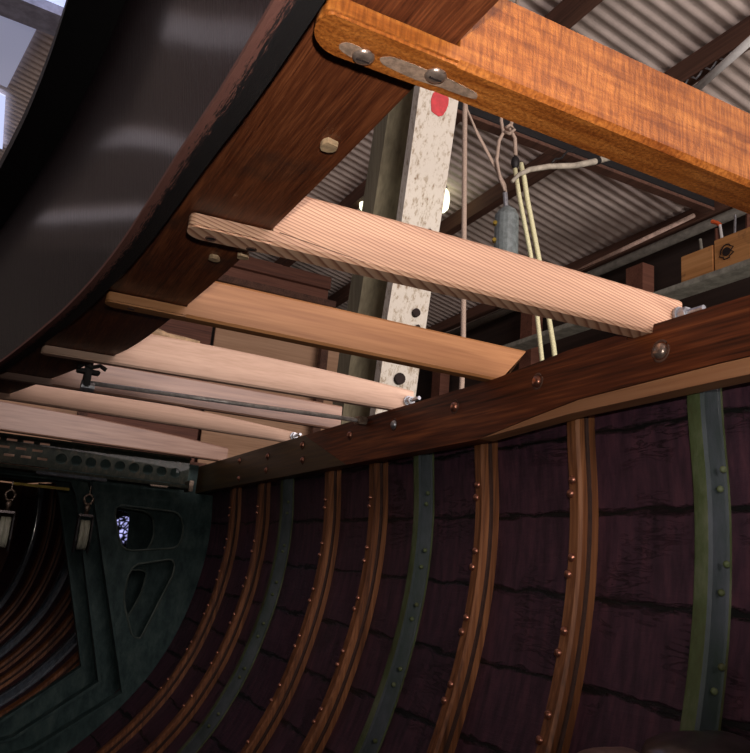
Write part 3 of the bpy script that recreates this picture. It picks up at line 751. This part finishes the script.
# shores outside the hull: white painted prop and grey-green prop
def prop(name, bot, top, wb, wt, d, mat, label, side=None):
    bm = NB(); rows = []
    n = 24
    for i in range(n + 1):
        t = i / n; c = Vector(bot).lerp(Vector(top), t); w = wb + (wt - wb) * t
        j = .012 * noise.noise(Vector((0, 0, i * .9))); j2 = .012 * noise.noise(Vector((5, 0, i * .7)))
        r = [(c.x + j, c.y, c.z), (c.x + w + j2, c.y, c.z), (c.x + w + j2, c.y + d, c.z), (c.x + j, c.y + d, c.z)]
        rows.append(r + [r[0]])
    grid(bm, rows); bmesh.ops.remove_doubles(bm, verts=bm.verts, dist=1e-5); bmesh.ops.holes_fill(bm, edges=bm.edges)
    return tag(obj(name, bm, M[mat]), label, 'post')
def ext(a, b_, z):  # continue a leaning line to height z
    a = Vector(a); b_ = Vector(b_); return a + (b_ - a) * ((z - a.z) / (b_.z - a.z))
A, B = (3.03, 6.2, 1.6), (2.80, 5.4, 4.1)
wp = prop('shoring_post', ext(A, B, -4.2), ext(A, B, 5.4), .38, .41, .12, 'white', 'upright white painted post with flaking paint and a red spot near its top')
def on_post(z, fx, dy): 
    c = ext(A, B, z); return Vector((c.x + fx * .41, c.y - dy, z))
bm = NB()
c = on_post(4.09, .52, .006); pts = []
for k in range(14):
    a = k * 2 * math.pi / 14; rr = 1 + .25 * noise.noise(Vector((math.cos(a) * 2, math.sin(a) * 2, 3)))
    dz = math.sin(a) * .115 * rr; dx = math.cos(a) * .09 * rr; e = ext(A, B, c.z + dz); pts.append((c.x + dx, e.y - .006, c.z + dz))
bm.faces.new([bm.verts.new(p) for p in pts]); bm.faces.new([bm.verts.new(Vector(p) + Vector((0, .004, 0))) for p in pts][::-1]); o = obj('paint_spot', bm, M['redpaint'], wp, recalc=False); o['label'] = 'red spray paint spot'
for z, fx, r in ((2.28, .66, .04), (2.16, .75, .022), (1.68, .48, .055), (2.62, .15, .02), (3.0, .7, .02)):
    c = on_post(z, fx, 0); bm = NB(); tube(bm, [c + Vector((0, -.03, 0)), c + Vector((0, .03, 0))], r, 12); obj('bolt_hole', bm, M['hole'], wp)
A2, B2 = (2.90, 6.62, 1.75), (2.76, 5.95, 4.0)
prop('shoring_post', ext(A2, B2, -4.2), ext(A2, B2, 5.2), .30, .36, .3, 'postgrey', 'dull grey-green timber post just left of the white painted post')

# lamps far off under the roof
for x, y, lab in ((5.96, 13.56, 'bright bare bulb under the iron roof, left of the posts'), (7.05, 12.2, 'bright bare bulb under the iron roof, right of the white post')):
    z = rz(x) + .06
    t = thing('light_bulb', lab, 'lamp', (x, y, z - .4))
    bm = NB(); tube(bm, [(x, y, z - .08), (x, y, z - .13)], .06, 10); obj('holder', bm, M['blacksteel'], t)
    bm = NB(); tube(bm, [(x, y, z - .12), (x, y, z - .2), (x, y, z - .36), (x, y, z - .54), (x, y, z - .62)], [.06, .11, .13, .11, .04], 14); obj('bulb', bm, emit('lamp_glow', (1, 1, .66), 2.2), t, smooth=True)

# ropes, tackle and hanging cylinder
def rope(pts, r, mat, label, name='rope'):
    bm = NB(); tube(bm, pts, r, 8); return tag(obj(name, bm, M[mat], smooth=True), label, 'rope')
rope([(4.24, 7.0, 7.9), (4.26, 7, 5.3), (4.43, 7, 2.3), (4.5, 7, -4.2)], .030, 'rope', 'single straight rope hanging beside the white post')
rope([(4.02, 7.1, 7.9), (4.34, 7.1, 5.42), (4.52, 7.1, 5.15), (4.95, 7.1, 4.60), (4.98, 7.1, 4.48)], .020, 'rope', 'thin rope slanting down to the top of the hanging grey cylinder')
rope([(4.80, 7.05, 7.8), (4.82, 7.05, 5.40), (4.86, 7.05, 5.26), (4.80, 7.05, 5.12), (4.78, 7.05, 4.85), (4.84, 7.05, 4.62), (4.93, 7.05, 4.5)], .022, 'rope', 'looped rope holding the grey cylinder, left of the yellow ropes')
t = thing('rope_tackle', 'rope with a knot and a small dark block above the yellow ropes', 'tackle', (5.0, 7, 5))
bm = NB(); tube(bm, [(4.94, 7, 7.8), (4.95, 7, 5.45), (4.92, 7, 5.3), (5.0, 7, 5.2), (5.02, 7, 4.98)], .024, 8); obj('hanging_rope', bm, M['rope'], t, smooth=True)
bm = NB(); bmesh.ops.create_uvsphere(bm, u_segments=12, v_segments=8, radius=1)
for v in bm.verts: v.co = Vector((5.02 + v.co.x * .055, 7 + v.co.y * .05, 4.88 + v.co.z * .09))
obj('block', bm, M['blacksteel'], t, smooth=True)
bm = NB(); tube(bm, [(4.86, 7, 5.30), (4.90, 6.96, 5.34), (4.95, 6.95, 5.28), (4.90, 6.97, 5.22), (4.86, 7.03, 5.26)], .022, 8); obj('knot', bm, M['rope'], t, smooth=True)
rope([(5.02, 7, 4.80), (5.1, 7, 4.45), (5.30, 7, 3.75), (5.49, 7, 2.65), (5.9, 7, .3), (6.2, 7, -4.2)], .027, 'yrope', 'yellow-white rope slanting down, the left of the close pair')
rope([(5.10, 7, 4.90), (5.16, 7, 4.72), (5.22, 7, 4.45), (5.42, 7, 3.75), (5.68, 7, 2.70), (6.15, 7, .3), (6.5, 7, -4.2)], .031, 'yrope', 'yellow-white rope slanting down, the right of the close pair')
t = thing('hanging_cylinder', 'slim grey metal cylinder hanging on ropes right of the white post', 'cylinder', (4.94, 7.1, 3.3))
bm = NB(); tube(bm, [(5.02, 7.1, 3.42), (5.0, 7.1, 4.20), (5.0, 7.1, 4.27), (4.99, 7.1, 4.32)], [.145, .145, .11, .05], 18); obj('body', bm, M['cyl'], t); 
bm = NB(); tube(bm, [(4.99, 7.1, 4.30), (4.96, 7.1, 4.5)], .03, 10); obj('eye', bm, M['steel'], t)
for z in (4.02, 3.8): 
    bm = NB(); tube(bm, [(4.80, 7.05, z), (4.77, 7.0, z)], .025, 8); obj('stud', bm, M['brass'], t)
t = thing('bent_tube', 'bent pale grey tube sticking out right from the rope tackle', 'tube', (5.6, 6.95, 4.8))
bm = NB(); tube(bm, [(4.95, 6.95, 4.58), (5.04, 6.95, 4.70), (5.2, 6.95, 4.82), (5.5, 6.95, 4.96), (5.9, 6.95, 5.1), (6.22, 6.95, 5.26), (6.6, 6.95, 5.48)], [.022, .026, .034, .036, .038, .042, .044], 10); obj('tube', bm, M['conduit'], t, smooth=True)
bm = NB(); tube(bm, [(6.24, 6.95, 5.27), (6.30, 6.95, 5.305)], .048, 10); obj('black_band', bm, M['blacksteel'], t)
bm = NB(); tube(bm, [(5.5 + .05 * k, 6.9, 4.99 + .045 * k + .025 * math.sin(k * 1.7)) for k in range(12)], .014, 6); obj('twisted_wire', bm, M['blacksteel'], t, smooth=True)

# timber stacked at the far end of the shed
K = 1.43                      # the rack stands well ahead of the bow
def board(x0, x1, y, z0, z1, mat, label, th=.1, name='board'):
    bm = NB(); bx(bm, x0 * K, x1 * K, y * K, y * K + th, z0 if z0 < -4 else z0 * K, z1 * K, .01); return tag(obj(name, bm, M[mat]), label, 'board')
board(1.2, 3.0, 12.95, -4.2, 3.95, 'redbrown', 'red-brown board end behind the left part of the pale beam')
board(3.05, 5.55, 12.9, -4.2, 4.45, 'ply', 'large pale plywood sheet seen between the brown and the pale beams')
board(1.0, 5.1, 12.5, 4.50, 4.62, 'brown', 'dark brown bearer of the timber rack under two long planks', th=.5)
rb = bpy.data.objects['board.002']
for x in (1.02, 4.9):
    bm = NB(); bx(bm, x * K, x * K + .2, 12.5 * K, 12.5 * K + .2, -4.2, 4.50 * K - .005); obj('leg', bm, M['brown'], rb)
board(1.5, 5.0, 12.7, 4.622, 4.86, 'redbrown', 'lower of two long red-brown planks behind the striped beam')
board(1.5, 5.0, 12.6, 4.863, 5.10, 'redbrown', 'upper of two long red-brown planks behind the striped beam', th=.3)
board(-1.0, 2.4, 13.4, -4.2, 3.3, 'ply', 'pale plywood sheet at the far left between the beams')
board(2.45, 4.1, 13.4, -4.2, 3.0, 'redbrown', 'dark red-brown panel between two pale plywood sheets low behind the beams')
board(4.15, 5.0, 13.3, -4.2, 3.0, 'ply', 'narrow pale plywood sheet low behind the right part of the beams')
for x in (-.8, 1.9, 3.35, 4.75):
    board(x, x + .22, 13.55, -4.2, 4.9, 'redbrown', 'upright brown post of the timber rack, %s' % {-.8: 'at the far left', 1.9: 'second from the left', 3.35: 'third from the left', 4.75: 'behind the large plywood sheet'}[x], th=.2, name='rack_post')
board(-3, 5.0, 13.75, -4.2, 5.0, 'endwall', 'grey-green panel behind the timber rack at the far end', name='rack_back_panel')
bm = NB(); bx(bm, 2.9 * K, 3.3 * K, 12.62 * K, 12.8 * K, 5.102 * K, 5.2 * K, .02); tag(obj('teal_tin', bm, plain('teal_paint', (.10, .22, .24), .5)), 'small teal tin on the upper red-brown plank', 'tin')
# cloth scraps on top of the pale beam
bm = NB(); tube(bm, [(.66, 4.60, 1.235), (.72, 4.63, 1.245), (.80, 4.62, 1.235), (.90, 4.62, 1.23), (1.0, 4.6, 1.228)], [.02, .035, .02, .022, .01], 10)
tag(obj('rag', bm, M['plug'], smooth=True), 'crumpled pale rag lying on top of the pale beam beside the carlin', 'rag')

# ------------------------------------------------------------------ roof lights (daylight through translucent sheets)
sky = emit('daylit_sheet', (.52, .60, .95), 1.0)
sky2 = emit('dimmer_daylit_sheet', (.36, .40, .62), .42)
def sheet(n, pts, m, dz=-.1):
    bm = NB(); A_ = [bm.verts.new((x, y, rz(x) + dz)) for x, y in pts]; B_ = [bm.verts.new((x, y, rz(x) + dz - .03)) for x, y in pts]
    k = len(pts); bm.faces.new(A_); bm.faces.new(B_[::-1])
    for i in range(k): bm.faces.new((A_[i], B_[i], B_[(i + 1) % k], A_[(i + 1) % k]))
    struct('window_%d' % n, bm, m)
sheet(1, [(-.36, 7.0), (-.27, 13.4), (-3, 13.4), (-3, 7.0)], sky)
sheet(2, [(-.62, 13.45), (-1.14, 16.5), (-3, 16.6), (-3, 13.45)], sky2)
sheet(3, [(-1.16, 16.9), (-1.16, 19.5), (-3, 19.5), (-3, 16.9)], sky)
band_glow = emit('coaming_band_glow', (.95, .82, .90), .5)  # added glowing roof strips, placed to reflect as bands on the coaming
for q, (ya, yb) in enumerate(((15.0, 15.9), (20.6, 21.5), (26.1, 27.0))):
    bm = NB(); X = (-13, RX, -3.2); prism(bm, [(x, rz(x) - .13) for x in X] + [(x, rz(x) - .1) for x in X[::-1]], 1, ya, yb); struct('window_%d' % (q + 4), bm, band_glow)
bm = NB(); prism(bm, [(-4.2, 12.5), (-.27, 12.85), (-.36, 13.5), (-4.2, 13.2)], 2, 8.62, 8.80)
struct('trim_8', bm, plain('blue_grey_roof_bar', (.40, .42, .55), .5, scale=8))

# ------------------------------------------------------------------ light, camera, world
def area(name, loc, target, sx, sy, power, col):
    l = bpy.data.lights.new(name, 'AREA'); l.shape = 'RECTANGLE'; l.size = sx; l.size_y = sy; l.energy = power; l.color = col
    o = bpy.data.objects.new(name, l); C.objects.link(o); o.location = Vector(loc) * S
    o.rotation_euler = (Vector(target) - Vector(loc)).to_track_quat('-Z', 'Y').to_euler(); return o
fl = bpy.data.lights.new('camera_flash', 'SPOT'); fl.spot_size = math.radians(88); fl.spot_blend = 1; fl.energy = 24; fl.color = (1, .93, .86); fl.shadow_soft_size = .012
fo = bpy.data.objects.new('camera_flash', fl); C.objects.link(fo); fo.location = Vector((.04, -.03, .27)) * S
fo.rotation_euler = Vector((.53, .80, .34)).to_track_quat('-Z', 'Y').to_euler()
area('shed_door_daylight', (2.5, -13, 4.2), (1.5, 6, 1.6), 3.6, 1.0, 300, (1, .86, .84))
area('roof_fill_light', (9.5, -7, -1.5), (6, 11, 7.5), 1.6, 1.2, 130, (1, .90, .84))  # added fill lamp aimed up to brighten the iron roof
w = bpy.data.worlds.new('World'); scene.world = w; w.use_nodes = True
bg = w.node_tree.nodes['Background']; bg.inputs[0].default_value = (.90, .74, .72, 1); bg.inputs[1].default_value = .42

cam = bpy.data.cameras.new('camera'); cam.sensor_fit = 'HORIZONTAL'; cam.sensor_width = 36; cam.lens = 769 * 36 / 750; cam.clip_start = .01; cam.clip_end = 200
co_ = bpy.data.objects.new('camera', cam); C.objects.link(co_)
Rm = Matrix(((.88936807, -.17719389, -.4214579), (-.44986736, -.17482187, -.87581772), (.08150948, .96852447, -.23519474)))
Rm = Matrix((Rm[0], Rm[1], Rm[2]))
co_.matrix_world = Rm.to_4x4()
scene.camera = co_
scene.view_settings.view_transform = 'Standard'; scene.view_settings.look = 'None'; scene.view_settings.gamma = 1
scene.view_settings.use_curve_mapping = False; scene.view_settings.exposure = 0
